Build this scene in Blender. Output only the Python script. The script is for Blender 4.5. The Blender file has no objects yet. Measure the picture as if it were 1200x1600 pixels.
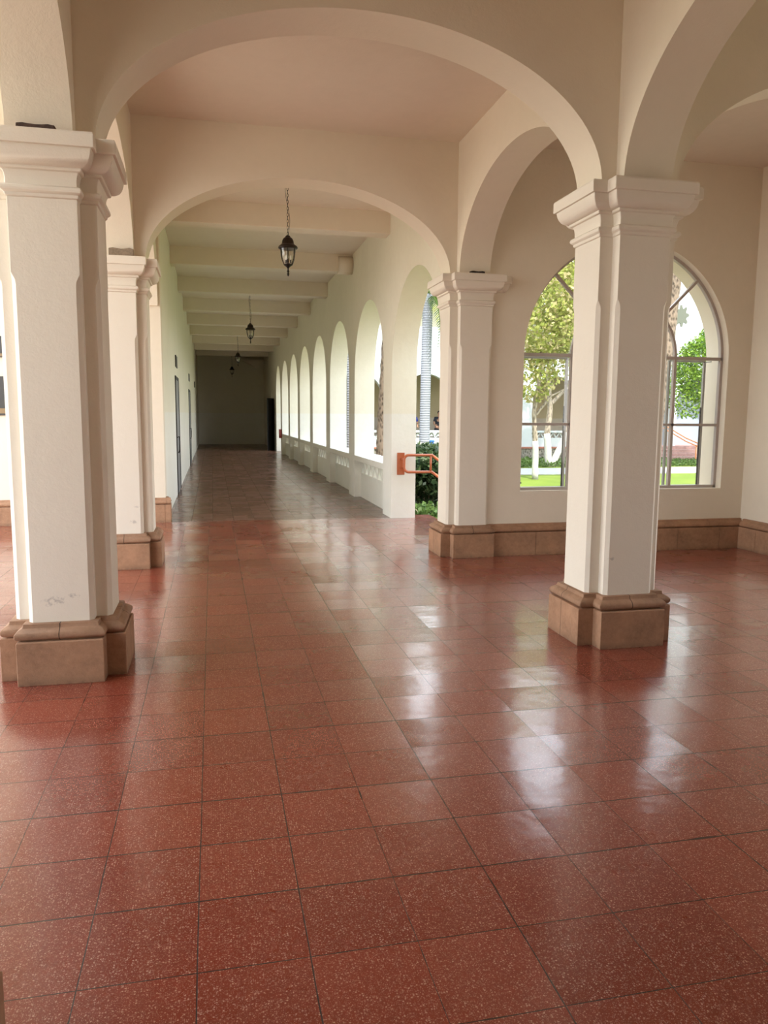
import bpy, bmesh, math, random
from mathutils import Vector, Matrix
random.seed(7)
PI = math.pi
SC = bpy.context.scene
COL = SC.collection

# ------------------------------------------------------------------ camera, sky, sun, exposure
YAW, PITCH, ROLL, FPX = 0.2194, -0.1263, 0.0074, 1200.2
cyw, syw = math.cos(YAW), math.sin(YAW)
F = Vector((syw*math.cos(PITCH), cyw*math.cos(PITCH), math.sin(PITCH)))
R0 = Vector((cyw, -syw, 0)); U0 = R0.cross(F)
R = R0*math.cos(ROLL)+U0*math.sin(ROLL); U = -R0*math.sin(ROLL)+U0*math.cos(ROLL)
cam = bpy.data.cameras.new('camera'); co = bpy.data.objects.new('camera', cam); COL.objects.link(co)
m = Matrix((R, U, -F)).transposed().to_4x4(); m.translation = Vector((0, 0, 1.55)); co.matrix_world = m
cam.sensor_width = 36; cam.lens = 36*FPX/1600; cam.clip_start = .02; cam.clip_end = 300
SC.camera = co

w = bpy.data.worlds.new('sky'); SC.world = w; w.use_nodes = True
wn = w.node_tree.nodes; wl = w.node_tree.links
bg = wn['Background']; tc = wn.new('ShaderNodeTexCoord'); sp = wn.new('ShaderNodeSeparateXYZ'); rp = wn.new('ShaderNodeValToRGB')
wl.new(tc.outputs['Generated'], sp.inputs[0]); wl.new(sp.outputs['Z'], rp.inputs[0]); wl.new(rp.outputs[0], bg.inputs['Color'])
rp.color_ramp.elements[0].position = 0.0; rp.color_ramp.elements[0].color = (1, .98, .94, 1)
rp.color_ramp.elements[1].position = 0.7; rp.color_ramp.elements[1].color = (.72, .84, 1, 1)
bg.inputs['Strength'].default_value = 1.6
sl = bpy.data.lights.new('sun', 'SUN'); so = bpy.data.objects.new('sun', sl); COL.objects.link(so)
sl.energy = 2.5; sl.angle = .01; sl.color = (1, .94, .84)
sd = Vector((-.10, -1.0, 0)).normalized()*math.cos(math.radians(58)) + Vector((0, 0, math.sin(math.radians(58))))
so.rotation_euler = sd.to_track_quat('Z', 'Y').to_euler(); so.location = (0, -20, 30)
vs = SC.view_settings
SC.display_settings.display_device = 'sRGB'
vs.view_transform = 'Standard'; vs.look = 'None'; vs.gamma = 1; vs.use_curve_mapping = False
vs.exposure = 1.78
SC.cycles.max_bounces = 14; SC.cycles.diffuse_bounces = 10; SC.cycles.glossy_bounces = 4; SC.cycles.transparent_max_bounces = 16
SC.cycles.sample_clamp_indirect = 8

# ------------------------------------------------------------------ material helpers
class NT:
    def __init__(s, name):
        s.m = bpy.data.materials.new(name); s.m.use_nodes = True
        s.t = s.m.node_tree; s.b = s.t.nodes['Principled BSDF']; s.out = s.t.nodes['Material Output']
    def n(s, t, **k):
        x = s.t.nodes.new('ShaderNode'+t)
        for a, v in k.items(): setattr(x, a, v)
        return x
    def l(s, a, b): s.t.links.new(a, b)
    def math(s, op, a, b=None, c=None):
        x = s.n('Math', operation=op)
        for i, v in enumerate((a, b, c)):
            if v is None: continue
            if isinstance(v, (int, float)): x.inputs[i].default_value = v
            else: s.l(v, x.inputs[i])
        return x.outputs[0]
    def mix(s, f, a, b):
        x = s.n('Mix', data_type='RGBA')
        for k, v in ((0, f), (6, a), (7, b)):
            if isinstance(v, (int, float)): x.inputs[k].default_value = v
            elif isinstance(v, tuple): x.inputs[k].default_value = (*v, 1) if len(v) == 3 else v
            else: s.l(v, x.inputs[k])
        return x.outputs[2]
    def noise(s, co, scale, detail=3, rough=.5):
        x = s.n('TexNoise'); s.l(co, x.inputs['Vector']); x.inputs['Scale'].default_value = scale
        x.inputs['Detail'].default_value = detail; x.inputs['Roughness'].default_value = rough
        return x.outputs['Fac']
    def ramp(s, f, lo, hi):
        x = s.n('MapRange'); s.l(f, x.inputs[0]); x.inputs[1].default_value = lo; x.inputs[2].default_value = hi
        return x.outputs[0]
    def coord(s, which='Object'):
        return s.n('TexCoord').outputs[which]
    def bump(s, h, strength, dist, normal=None):
        x = s.n('Bump'); s.l(h, x.inputs['Height']); x.inputs['Strength'].default_value = strength; x.inputs['Distance'].default_value = dist
        if normal: s.l(normal, x.inputs['Normal'])
        s.l(x.outputs[0], s.b.inputs['Normal']); return x
def setp(b, col=None, rough=None, metal=None, spec=None):
    if col is not None: b.inputs['Base Color'].default_value = (*col, 1)
    if rough is not None: b.inputs['Roughness'].default_value = rough
    if metal is not None: b.inputs['Metallic'].default_value = metal
    if spec is not None: b.inputs['Specular IOR Level'].default_value = spec

def plaster(name, col, lower=None, zline=1.56, var=.07, scuffs=()):
    t = NT(name); c = t.n('NewGeometry').outputs['Position']
    n1 = t.noise(c, 1.3, 4, .6); n2 = t.noise(c, 9, 3, .6); n3 = t.noise(c, 120, 2, .6)
    base = col
    if lower:
        s = t.n('SeparateXYZ'); t.l(c, s.inputs[0])
        f = t.ramp(s.outputs[2], zline-.012, zline+.012)
        base = t.mix(f, lower, col)
    dk = t.mix(1.0, (0, 0, 0), (0, 0, 0))
    x = t.n('Mix', data_type='RGBA', blend_type='MULTIPLY')
    x.inputs[0].default_value = 1
    if isinstance(base, tuple): x.inputs[6].default_value = (*base, 1)
    else: t.l(base, x.inputs[6])
    v = t.math('ADD', t.math('MULTIPLY', t.ramp(n1, .3, .7), .6), t.math('MULTIPLY', t.ramp(n2, .3, .7), .4))
    cc = t.mix(v, (1-var, 1-var*1.05, 1-var*1.2), (1, 1, 1)); t.l(cc, x.inputs[7])
    fin = x.outputs[2]
    for sx, sy, sz, sr in scuffs:                 # small grey scuff marks left on the plaster
        vd = t.n('VectorMath', operation='DISTANCE'); mp = t.n('Mapping'); t.l(c, mp.inputs[0])
        mp.inputs['Scale'].default_value = (1, 1, 2.2); t.l(mp.outputs[0], vd.inputs[0]); vd.inputs[1].default_value = (sx, sy, sz*2.2)
        near = t.math('SUBTRACT', 1.0, t.ramp(vd.outputs['Value'], 0.0, sr))
        k = t.math('MULTIPLY', t.ramp(t.math('MULTIPLY', near, t.ramp(t.noise(c, 38, 4, .75), .42, .62)), .15, .6), .42)
        fin = t.mix(k, fin, (.22, .20, .19))
    t.l(fin, t.b.inputs['Base Color'])
    setp(t.b, rough=.72, spec=.25)
    h = t.math('ADD', t.math('MULTIPLY', n2, .8), t.math('MULTIPLY', n3, .2))
    t.bump(h, .35, .012)
    return t.m

def tile_floor(name, c1, c2, chip, pitchx, pitchy, ox, oy, rough, chipamt, tilt, joint=(.03, .014, .010), coat=1.0):
    t = NT(name); c = t.coord('Object')
    s = t.n('SeparateXYZ'); t.l(c, s.inputs[0])
    wob = t.noise(c, 3.0, 2)
    wj = t.math('MULTIPLY', t.math('SUBTRACT', wob, .5), .006)
    fx = t.math('DIVIDE', t.math('SUBTRACT', t.math('ADD', s.outputs[0], wj), ox), pitchx)
    fy = t.math('DIVIDE', t.math('SUBTRACT', t.math('ADD', s.outputs[1], wj), oy), pitchy)
    ix, iy = t.math('FLOOR', fx), t.math('FLOOR', fy)
    def edge(f, p):
        fr = t.math('FRACT', f); d = t.math('MINIMUM', fr, t.math('SUBTRACT', 1.0, fr)); return t.math('MULTIPLY', d, p)
    ex, ey = edge(fx, pitchx), edge(fy, pitchy)
    # a joint's width changes from line to line
    def rnd(v, k):
        q = t.n('TexWhiteNoise', noise_dimensions='1D'); t.l(t.math('ADD', t.math('ROUND', v), k), q.inputs['W']); return q.outputs['Value']
    wx = t.math('ADD', .0009, t.math('MULTIPLY', t.math('POWER', rnd(fx, 3.1), 3.0), .0022))
    wy = t.math('ADD', .0015, t.math('MULTIPLY', t.math('POWER', rnd(fy, 9.7), 2.0), .0026))
    jn = t.math('ADD', t.math('MULTIPLY', t.ramp(t.noise(c, 14, 3, .7), .45, .75), .0012), t.math('MULTIPLY', t.ramp(t.noise(c, 1.9, 3, .5), .64, .72), .0045))
    mx = t.math('LESS_THAN', ex, t.math('ADD', wx, jn)); my = t.math('LESS_THAN', ey, t.math('ADD', wy, jn))
    jt = t.math('MAXIMUM', mx, my)
    cb = t.n('CombineXYZ'); t.l(ix, cb.inputs[0]); t.l(iy, cb.inputs[1])
    wn_ = t.n('TexWhiteNoise', noise_dimensions='3D'); t.l(cb.outputs[0], wn_.inputs['Vector'])
    big = t.ramp(t.noise(c, .9, 3), .3, .7)
    tv = t.math('ADD', t.math('MULTIPLY', wn_.outputs['Value'], .65), t.math('MULTIPLY', big, .35))
    base = t.mix(tv, c1, c2)
    blot = t.ramp(t.noise(c, 30, 4, .7), .35, .7)
    base = t.mix(t.math('MULTIPLY', blot, .22), base, tuple(x*.55 for x in c1))
    if chipamt > 0:
        for sc, thr, am in ((120, .30, .80), (210, .34, .62), (360, .36, .5)):
            v = t.n('TexVoronoi', voronoi_dimensions='2D'); t.l(c, v.inputs['Vector']); v.inputs['Scale'].default_value = sc
            pick = t.n('SeparateColor'); t.l(v.outputs['Color'], pick.inputs[0])
            msk = t.math('MULTIPLY', t.math('LESS_THAN', v.outputs['Distance'], thr), t.math('GREATER_THAN', pick.outputs[0], .70))
            msk = t.math('MULTIPLY', msk, t.math('MULTIPLY', pick.outputs[1], am*chipamt))
            base = t.mix(msk, base, chip)
    base = t.mix(jt, base, joint)
    t.l(base, t.b.inputs['Base Color'])
    rn = t.ramp(t.noise(c, 2.2, 4, .6), .25, .8)
    r = t.math('ADD', rough, t.math('MULTIPLY', rn, .10))
    r = t.math('ADD', r, t.math('MULTIPLY', wn_.outputs['Value'], .05))
    r = t.math('MAXIMUM', r, t.math('MULTIPLY', jt, .8))
    t.l(r, t.b.inputs['Roughness']); setp(t.b, spec=.12); t.b.inputs['Coat Weight'].default_value = coat; t.b.inputs['Coat Roughness'].default_value = .145; t.b.inputs['Coat IOR'].default_value = 1.6
    # tiles lie not quite level with each other
    vm = t.n('VectorMath', operation='SUBTRACT'); t.l(wn_.outputs['Color'], vm.inputs[0]); vm.inputs[1].default_value = (.5, .5, .5)
    vs_ = t.n('VectorMath', operation='MULTIPLY'); t.l(vm.outputs[0], vs_.inputs[0]); vs_.inputs[1].default_value = (tilt, tilt, 0)
    va = t.n('VectorMath', operation='ADD'); t.l(vs_.outputs[0], va.inputs[0]); t.l(t.n('NewGeometry').outputs['Normal'], va.inputs[1])
    vn = t.n('VectorMath', operation='NORMALIZE'); t.l(va.outputs[0], vn.inputs[0])
    h = t.math('ADD', t.math('MULTIPLY', t.noise(c, 6, 2), .0022), t.math('MULTIPLY', t.noise(c, 260, 2), .00012))
    h = t.math('SUBTRACT', h, t.math('MULTIPLY', jt, .0015))
    bp_ = t.bump(h, 1.0, 1.0, vn.outputs[0]); t.l(bp_.outputs[0], t.b.inputs['Coat Normal'])
    return t.m

def stone(name, col, seam=None):
    t = NT(name); c = t.coord('Object'); w_ = t.n('NewGeometry').outputs['Position']
    n1 = t.ramp(t.noise(w_, 3.5, 5, .65), .3, .72); n2 = t.ramp(t.noise(w_, 22, 4, .7), .35, .7); n3 = t.noise(w_, 160, 3, .7)
    b = t.mix(n1, tuple(x*.66 for x in col), tuple(min(1, x*1.18) for x in col))
    b = t.mix(t.math('MULTIPLY', n2, .28), b, tuple(min(1, x*1.5+.03) for x in col))
    s = t.n('SeparateXYZ'); t.l(c, s.inputs[0])
    gr = t.ramp(s.outputs[2], .05, 0.0)       # splashed dirt at the foot of the stone
    b = t.mix(t.math('MULTIPLY', t.math('MULTIPLY', gr, n2), .8), b, tuple(x*.3 for x in col))
    if seam:
        for ax, off in seam:
            d = t.math('ABSOLUTE', t.math('SUBTRACT', s.outputs[ax], off))
            b = t.mix(t.math('LESS_THAN', d, .0022), b, (.02, .012, .008))
    t.l(b, t.b.inputs['Base Color']); setp(t.b, rough=.78, spec=.3)
    h = t.math('ADD', t.math('MULTIPLY', n3, .5), n2); t.bump(h, .5, .003)
    return t.m

def simple(name, col, rough=.5, metal=0, spec=.5, nz=0, ns=20):
    t = NT(name); setp(t.b, col, rough, metal, spec)
    c = t.coord('Object'); n_ = t.noise(c, ns, 3)
    t.l(t.mix(t.ramp(n_, .3, .7), tuple(x*(1-nz-.06) for x in col), col), t.b.inputs['Base Color'])
    return t.m
def glass(name, tint=(1, 1, 1), refl=.06):
    t = NT(name); tr = t.n('BsdfTransparent'); tr.inputs[0].default_value = (*tint, 1)
    gl = t.n('BsdfGlossy'); gl.inputs['Roughness'].default_value = .02
    fr = t.n('Fresnel'); fr.inputs[0].default_value = 1.35
    mx = t.n('MixShader'); t.l(t.math('ADD', t.math('MULTIPLY', fr.outputs[0], .5), refl*.3), mx.inputs[0]); t.l(tr.outputs[0], mx.inputs[1]); t.l(gl.outputs[0], mx.inputs[2])
    t.l(mx.outputs[0], t.out.inputs[0]); return t.m
def leafmat(name, c1, c2, c3=None):
    t = NT(name); g = t.n('NewGeometry')
    r = g.outputs['Random Per Island']
    b = t.mix(r, c1, c2)
    if c3: b = t.mix(t.math('GREATER_THAN', t.math('FRACT', t.math('MULTIPLY', r, 7.31)), .72), b, c3)
    t.l(b, t.b.inputs['Base Color']); setp(t.b, rough=.5, spec=.3)
    tl = t.n('BsdfTranslucent'); t.l(b, tl.inputs[0]); mx = t.n('MixShader'); mx.inputs[0].default_value = .4
    t.l(t.b.outputs[0], mx.inputs[1]); t.l(tl.outputs[0], mx.inputs[2]); t.l(mx.outputs[0], t.out.inputs[0]); return t.m
def ground(name, c1, c2, scale):
    t = NT(name); c = t.coord('Object'); n_ = t.ramp(t.noise(c, scale, 5, .7), .3, .7); n2 = t.noise(c, scale*18, 3, .7)
    t.l(t.mix(t.math('ADD', t.math('MULTIPLY', n_, .6), t.math('MULTIPLY', n2, .4)), c1, c2), t.b.inputs['Base Color'])
    setp(t.b, rough=.9, spec=.1); t.bump(n2, .6, .03); return t.m
def trunkmat(name, c1, c2, ring=0, rough_=False):
    t = NT(name); c = t.coord('Object')
    if ring:
        wv = t.n('TexWave', wave_type='BANDS', bands_direction='Z'); t.l(c, wv.inputs['Vector'])
        wv.inputs['Scale'].default_value = ring; wv.inputs['Distortion'].default_value = 1.2; wv.inputs['Detail'].default_value = 2; f = wv.outputs['Fac']
    else:
        v = t.n('TexVoronoi'); mp = t.n('Mapping'); mp.inputs['Scale'].default_value = (1, 1, .6 if rough_ else .3); t.l(c, mp.inputs[0]); t.l(mp.outputs[0], v.inputs['Vector'])
        v.inputs['Scale'].default_value = 14 if rough_ else 20; f = t.ramp(v.outputs['Distance'], .1, .7)
    n_ = t.noise(c, 25, 4, .7)
    f = t.math('ADD', t.math('MULTIPLY', f, .65), t.math('MULTIPLY', n_, .35))
    t.l(t.mix(t.ramp(f, .2, .7), c1, c2), t.b.inputs['Base Color']); setp(t.b, rough=.85, spec=.2); t.bump(f, .8, .02); return t.m

M = {}
M['plaster'] = plaster('cream_plaster', (.765, .69, .565), None, 0, .05)
M['ceil'] = plaster('ceiling_plaster', (.75, .665, .55), None, 0, .06)
M['corr'] = plaster('corridor_plaster', (.79, .75, .62), (.80, .785, .71), 1.56, .07)
M['pillar'] = plaster('pillar_plaster', (.775, .715, .61), None, 0, .035, [(-.905, 4.62, .47, .10), (-.80, 4.62, .50, .05), (-.78, 7.94, .47, .07), (-.75, 7.94, .62, .04), (2.60, 4.62, .60, .04)])
M['stone'] = stone('cut_stone', (.36, .20, .115))
M['stone_seam_y'] = stone('cut_stone_jointed_side', (.36, .20, .115), [(1, .03)])
M['stone_mold'] = stone('cut_stone_moulding', (.32, .185, .11), [(0, -.005), (1, .04)])
M['floor'] = tile_floor('red_terrazzo_tile', (.165, .020, .009), (.26, .040, .017), (.62, .36, .26), .318, .325, -.072, 2.352, .22, .85, .034)
M['cfloor'] = tile_floor('brown_cement_tile', (.135, .066, .042), (.19, .095, .062), (.4, .3, .2), .30, .30, -.02, 11.26, .20, 0, .03, (.05, .03, .02), .25)
M['step'] = simple('pale_pink_cement', (.55, .42, .37), .6, nz=.1)
M['iron'] = simple('black_iron', (.018, .014, .012), .42, .6)
M['bronze'] = simple('dark_bronze_paint', (.028, .017, .012), .4, .6)
M['winframe'] = simple('brown_grey_window_paint', (.46, .40, .36), .45)
M['sashframe'] = simple('grey_aluminium', (.36, .35, .33), .4, .3)
M['gasket'] = simple('black_gasket', (.03, .028, .025), .6)
M['glass'] = glass('window_glass')
M['lglass'] = glass('clear_lantern_glass', (.96, .95, .92), .25)
M['bulb'] = simple('frosted_bulb', (.9, .88, .8), .15)
M['orange'] = simple('orange_rail_paint', (.43, .115, .042), .38)
M['orange2'] = simple('bright_orange_rail_paint', (.75, .28, .10), .4)
M['dark'] = simple('dark_hole', (.03, .018, .012), .95, nz=.4, ns=60)
M['brick'] = simple('broken_brick', (.10, .06, .045), .95, nz=.5, ns=50)
M['brick2'] = simple('dusty_brick', (.30, .23, .16), .95, nz=.3, ns=50)
M['plaque'] = simple('dark_plaque', (.022, .016, .013), .3, nz=.2)
M['plaque_line'] = simple('brass_relief', (.22, .15, .08), .4, .5)
M['door'] = simple('grey_painted_door', (.22, .22, .22), .5)
M['blackdoor'] = simple('black_painted_door', (.008, .008, .009), .45)
M['red'] = simple('red_enamel', (.28, .03, .02), .4)
M['sign'] = simple('dark_sign', (.03, .028, .022), .4)
M['facade'] = plaster('white_facade', (.47, .50, .505), None, 0, .04)
M['facade_in'] = plaster('ochre_facade', (.46, .41, .26), (.48, .46, .38), 1.4, .06)
M['olive'] = plaster('olive_upper_wall', (.24, .23, .165), None, 0, .05)
M['bluegrey'] = plaster('shaded_blue_grey_wall', (.32, .37, .43), None, 0, .06)  # bluish shade of the porch wall is put into its colour
M['rubble'] = trunkmat('rubble_stone', (.05, .045, .035), (.22, .20, .17), rough_=True)
M['redbrick'] = simple('red_brick', (.33, .12, .08), .85, nz=.3, ns=30)
M['star_shade'] = simple('shadowed_grey_green', (.11, .12, .09), .9)  # shade of the vent recess put into a flat dark colour
M['stairs'] = simple('pink_stair_stone', (.34, .20, .17), .8, nz=.25, ns=12)
M['grass'] = ground('grass', (.08, .13, .02), (.17, .22, .035), 1.2)
M['path'] = ground('concrete_path', (.33, .33, .32), (.40, .40, .38), .8)
M['plaza'] = ground('plaza_paving', (.42, .35, .27), (.48, .41, .32), .8)
M['soil'] = ground('dry_soil', (.20, .15, .10), (.30, .24, .16), 2)
M['leaf_y'] = leafmat('yellow_green_leaf', (.22, .27, .05), (.38, .38, .11), (.42, .36, .18))
M['leaf_g'] = leafmat('bright_green_leaf', (.12, .24, .02), (.26, .38, .045), (.06, .12, .03))
M['leaf_d'] = leafmat('dark_oleander_leaf', (.015, .035, .012), (.05, .085, .03), (.09, .13, .05))
M['leaf_h'] = leafmat('ground_cover_leaf', (.06, .12, .025), (.12, .19, .05))
M['leaf_p'] = leafmat('palm_frond_leaf', (.03, .07, .01), (.09, .15, .015), (.22, .26, .02))
M['bark'] = trunkmat('grey_bark', (.09, .07, .05), (.30, .25, .19))
M['lime'] = simple('limewash', (.44, .43, .38), .9, nz=.1, ns=14)
M['ring'] = trunkmat('ringed_palm_bark', (.19, .20, .225), (.265, .275, .30), ring=3.6)
M['shag'] = trunkmat('rough_palm_bark', (.035, .025, .018), (.20, .15, .11), rough_=True)
M['blue'] = simple('blue_plastic', (.03, .14, .50), .4)
M['cloth'] = simple('white_cloth', (.8, .8, .78), .8)
M['skin'] = simple('skin', (.35, .19, .12), .55)
M['hair'] = simple('black_hair', (.01, .008, .007), .5)
M['shirt_blue'] = simple('blue_shirt', (.015, .05, .38), .8)
M['shirt_black'] = simple('black_shirt', (.01, .012, .02), .8)
M['trouser'] = simple('dark_trousers', (.02, .02, .035), .8)
M['wood'] = simple('grey_wood', (.3, .27, .23), .7)

# ------------------------------------------------------------------ mesh helpers
def link(o, parent=None):
    COL.objects.link(o)
    if parent: o.parent = parent
    return o
class MB:
    def __init__(s): s.v = []; s.f = []; s.smooth = set()
    def add(s, vs, fs, smooth=False):
        b = len(s.v); s.v += [tuple(v) for v in vs]
        for f in fs:
            if smooth: s.smooth.add(len(s.f))
            s.f.append([b+i for i in f])
    def box(s, a, b, rot=None, org=None):
        x0, y0, z0 = a; x1, y1, z1 = b
        vs = [Vector(p) for p in ((x0,y0,z0),(x1,y0,z0),(x1,y1,z0),(x0,y1,z0),(x0,y0,z1),(x1,y0,z1),(x1,y1,z1),(x0,y1,z1))]
        if rot: vs = [rot @ (v-Vector(org)) + Vector(org) for v in vs]
        s.add(vs, [(3,2,1,0),(4,5,6,7),(0,1,5,4),(1,2,6,5),(2,3,7,6),(3,0,4,7)])
    def bar(s, p, q, w, h=None, up=(0,0,1)):
        h = h or w; p = Vector(p); q = Vector(q); d = (q-p).normalized(); u = Vector(up)
        if abs(d.dot(u)) > .99: u = Vector((1,0,0))
        a = d.cross(u).normalized()*w/2; b = a.cross(d).normalized()*h/2
        vs = [p-a-b,p+a-b,p+a+b,p-a+b,q-a-b,q+a-b,q+a+b,q-a+b]
        s.add(vs, [(3,2,1,0),(4,5,6,7),(0,1,5,4),(1,2,6,5),(2,3,7,6),(3,0,4,7)])
    def tube(s, pts, rad, n=10, cap=True, closed=False):
        pts = [Vector(p) for p in pts]; k = len(pts)
        if not isinstance(rad, (list, tuple)): rad = [rad]*k
        ref = None; vs = []
        for i, p in enumerate(pts):
            if closed: d = (pts[(i+1) % k]-pts[i-1]).normalized()
            else: d = (pts[min(i+1, k-1)]-pts[max(i-1, 0)]).normalized()
            if ref is None:
                ref = Vector((0,0,1)) if abs(d.z) < .9 else Vector((1,0,0))
            a = (ref-d*ref.dot(d)).normalized(); ref = a; b = d.cross(a)
            for j in range(n):
                t = 2*PI*j/n; vs.append(p+(a*math.cos(t)+b*math.sin(t))*rad[i])
        fs = []
        for i in range(k if closed else k-1):
            i2 = (i+1) % k
            for j in range(n): fs.append((i*n+j, i*n+(j+1) % n, i2*n+(j+1) % n, i2*n+j))
        s.add(vs, fs, True)
        if cap and not closed:
            s.add(vs[:n], [tuple(range(n))[::-1]]); s.add(vs[-n:], [tuple(range(n))])
    def lathe(s, prof, c=(0,0,0), n=24, smooth=True):
        vs = []; fs = []
        for r, z in prof:
            for j in range(n): t = 2*PI*j/n; vs.append((c[0]+r*math.cos(t), c[1]+r*math.sin(t), c[2]+z))
        for i in range(len(prof)-1):
            for j in range(n): fs.append((i*n+j, i*n+(j+1) % n, (i+1)*n+(j+1) % n, (i+1)*n+j))
        s.add(vs, fs, smooth)
    def sphere(s, c, r, n=12, sc=(1,1,1)):
        prof = [(max(1e-4, math.sin(PI*i/n)), -math.cos(PI*i/n)) for i in range(n+1)]
        m2 = MB(); m2.lathe(prof, n=n*2)
        s.add([(c[0]+v[0]*r*sc[0], c[1]+v[1]*r*sc[1], c[2]+v[2]*r*sc[2]) for v in m2.v], m2.f, True)
    def prism(s, poly, axis, a, b):
        """poly: 2D points (ccw) in the plane across axis; extruded from a to b."""
        n = len(poly)
        def P(p, t):
            return {0: (t, p[0], p[1]), 1: (p[0], t, p[1]), 2: (p[0], p[1], t)}[axis]
        vs = [P(p, a) for p in poly]+[P(p, b) for p in poly]
        fs = [tuple(range(n))[::-1], tuple(range(n, 2*n))]+[(i, (i+1) % n, n+(i+1) % n, n+i) for i in range(n)]
        s.add(vs, fs)
    def build(s, name, mat, parent=None, merge=True, auto=None, bevel=0, loc=None, norm=True):
        me = bpy.data.meshes.new(name); me.from_pydata(s.v, [], s.f)
        if isinstance(mat, (list, tuple)):
            for q in mat: me.materials.append(q)
        else: me.materials.append(mat)
        for i in s.smooth: me.polygons[i].use_smooth = True
        if merge or norm:
            bm = bmesh.new(); bm.from_mesh(me)
            if merge: bmesh.ops.remove_doubles(bm, verts=bm.verts, dist=1e-5)
            if norm: bmesh.ops.recalc_face_normals(bm, faces=bm.faces)
            bm.to_mesh(me); bm.free()
        if auto:
            for p in me.polygons: p.use_smooth = True
            me.set_sharp_from_angle(angle=math.radians(auto))
        o = bpy.data.objects.new(name, me)
        if loc: o.location = loc
        link(o, parent)
        if bevel:
            bv = o.modifiers.new('bevel', 'BEVEL'); bv.width = bevel; bv.segments = 2; bv.limit_method = 'ANGLE'; bv.angle_limit = math.radians(40)
            bv.harden_normals = False
        return o
def thing(name, loc, label, cat, group=None, rotz=0):
    o = bpy.data.objects.new(name, None); o.empty_display_size = .1; link(o); o.location = loc; o.rotation_euler = (0, 0, rotz)
    o['label'] = label; o['category'] = cat
    if group: o['group'] = group
    return o
def tag(o, label, cat, group=None, kind=None):
    o['label'] = label; o['category'] = cat
    if group: o['group'] = group
    if kind: o['kind'] = kind
    return o
def struct(o, label=None):
    o['kind'] = 'structure'
    if label: o['label'] = label
    return o
def copy_tree(o, parent=None):
    c = o.copy(); COL.objects.link(c)
    if parent: c.parent = parent
    for ch in list(o.children): copy_tree(ch, c)
    return c

def arch_wall(axis, c, th, u0, u1, z0, z1, ops, mb=None):
    """wall running along x (axis 0) or y (axis 1), centred on c, with arched openings (a, b, spring, rise)."""
    mb = mb or MB(); segs = []; u = u0
    for a, b, zs, ri in sorted(ops):
        if a > u: segs.append((u, z0, a, z0))
        N = 56; cx, hw = (a+b)/2, (b-a)/2
        P = [(cx-hw*math.cos(PI*i/N), zs+ri*math.sin(PI*i/N)) for i in range(N+1)]
        for i in range(N): segs.append((*P[i], *P[i+1]))
        u = b
    if u < u1: segs.append((u, z0, u1, z0))
    f, k = c-th/2, c+th/2
    def V(uu, t, z): return (uu, t, z) if axis == 0 else (t, uu, z)
    for i, (a, la, b, lb) in enumerate(segs):
        mb.add([V(a,f,la),V(b,f,lb),V(b,f,z1),V(a,f,z1)], [(0,1,2,3)])
        mb.add([V(a,k,la),V(b,k,lb),V(b,k,z1),V(a,k,z1)], [(3,2,1,0)])
        mb.add([V(a,f,la),V(a,k,la),V(b,k,lb),V(b,f,lb)], [(0,1,2,3)])
        mb.add([V(a,f,z1),V(a,k,z1),V(b,k,z1),V(b,f,z1)], [(3,2,1,0)])
        if i == 0: mb.add([V(a,f,la),V(a,k,la),V(a,k,z1),V(a,f,z1)], [(0,1,2,3)])
        if i == len(segs)-1: mb.add([V(b,f,lb),V(b,k,lb),V(b,k,z1),V(b,f,z1)], [(0,1,2,3)])
        elif abs(segs[i+1][1]-lb) > 1e-6:
            z2 = segs[i+1][1]; mb.add([V(b,f,lb),V(b,k,lb),V(b,k,z2),V(b,f,z2)], [(0,1,2,3)])
    return mb

# ------------------------------------------------------------------ dimensions (metres)
AX, BX, DX = -.872, 2.734, 2.762          # pillar rows
Y0, YA, YC, YW = 1.57, 4.890, 8.213, 11.32  # rows: beside the camera, near pair, far pair, start of the corridor
ZC, ZCC = 4.36, 4.48                     # ceilings
ZCAP = 3.017
S, TH = .268, .34
CRX, CRT, CLX, YEND = 2.598, 2.973, -.672, 39.8
RX, WY = 6.17, 8.0                        # right wall, window wall face
LX = -3.05                               # unseen roof edge on the left, placed to let in side light

# ------------------------------------------------------------------ floors, ground
b = MB(); b.box((LX-.3, -6.0, -.6), (RX+.4, 8.42, 0)); b.box((LX-.3, 8.42, -.6), (CRX, YW-.06, 0)); b.box((LX-.3, YW-.06, -.6), (CLX-.5, YW, 0)); b.box((CRX, 8.42, -.6), (3.28, 11.5, 0)); fl = b.build('floor', M['floor']); struct(fl, 'polished red terrazzo tile floor of the arcade')
b = MB(); b.box((CLX-.5, YW-.06, -.6), (CRX, YEND, 0)); b.box((CRX, 11.5, -.6), (CRT+.03, YEND, 0)); cf = b.build('floor', M['cfloor']); struct(cf, 'brown cement tile floor of the long corridor')
b = MB(); b.box((2.0, -90, -1.2), (70, 90, -.6)); b.box((-60, 11.4, -1.2), (-1.3, 90, -.6)); g = b.build('lawn', M['grass']); tag(g, 'sunlit green lawn of the courtyard outside the arches and window', 'lawn', kind='stuff')
b = MB(); b.box((-60, -60, -.7), (LX-.3, 11.4, -.04)); b.box((LX-.3, -60, -.7), (60, -6.0, -.04)); b.box((RX+.4,-6.0,-.595),(60,4,-.04)); g = b.build('plaza', M['plaza']); struct(g)
b = MB(); b.box((5.0, 26.2, -.62), (45, 29.2, -.575)); g = b.build('garden_path', M['path']); tag(g, 'pale concrete path crossing the courtyard lawn', 'path')
b = MB(); b.box((CRT+.03, 11.5, -.61), (6.5, 33, -.585)); g = b.build('flower_bed', M['soil']); tag(g, 'dry soil bed along the outside of the corridor arches', 'flower bed', kind='stuff')
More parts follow.
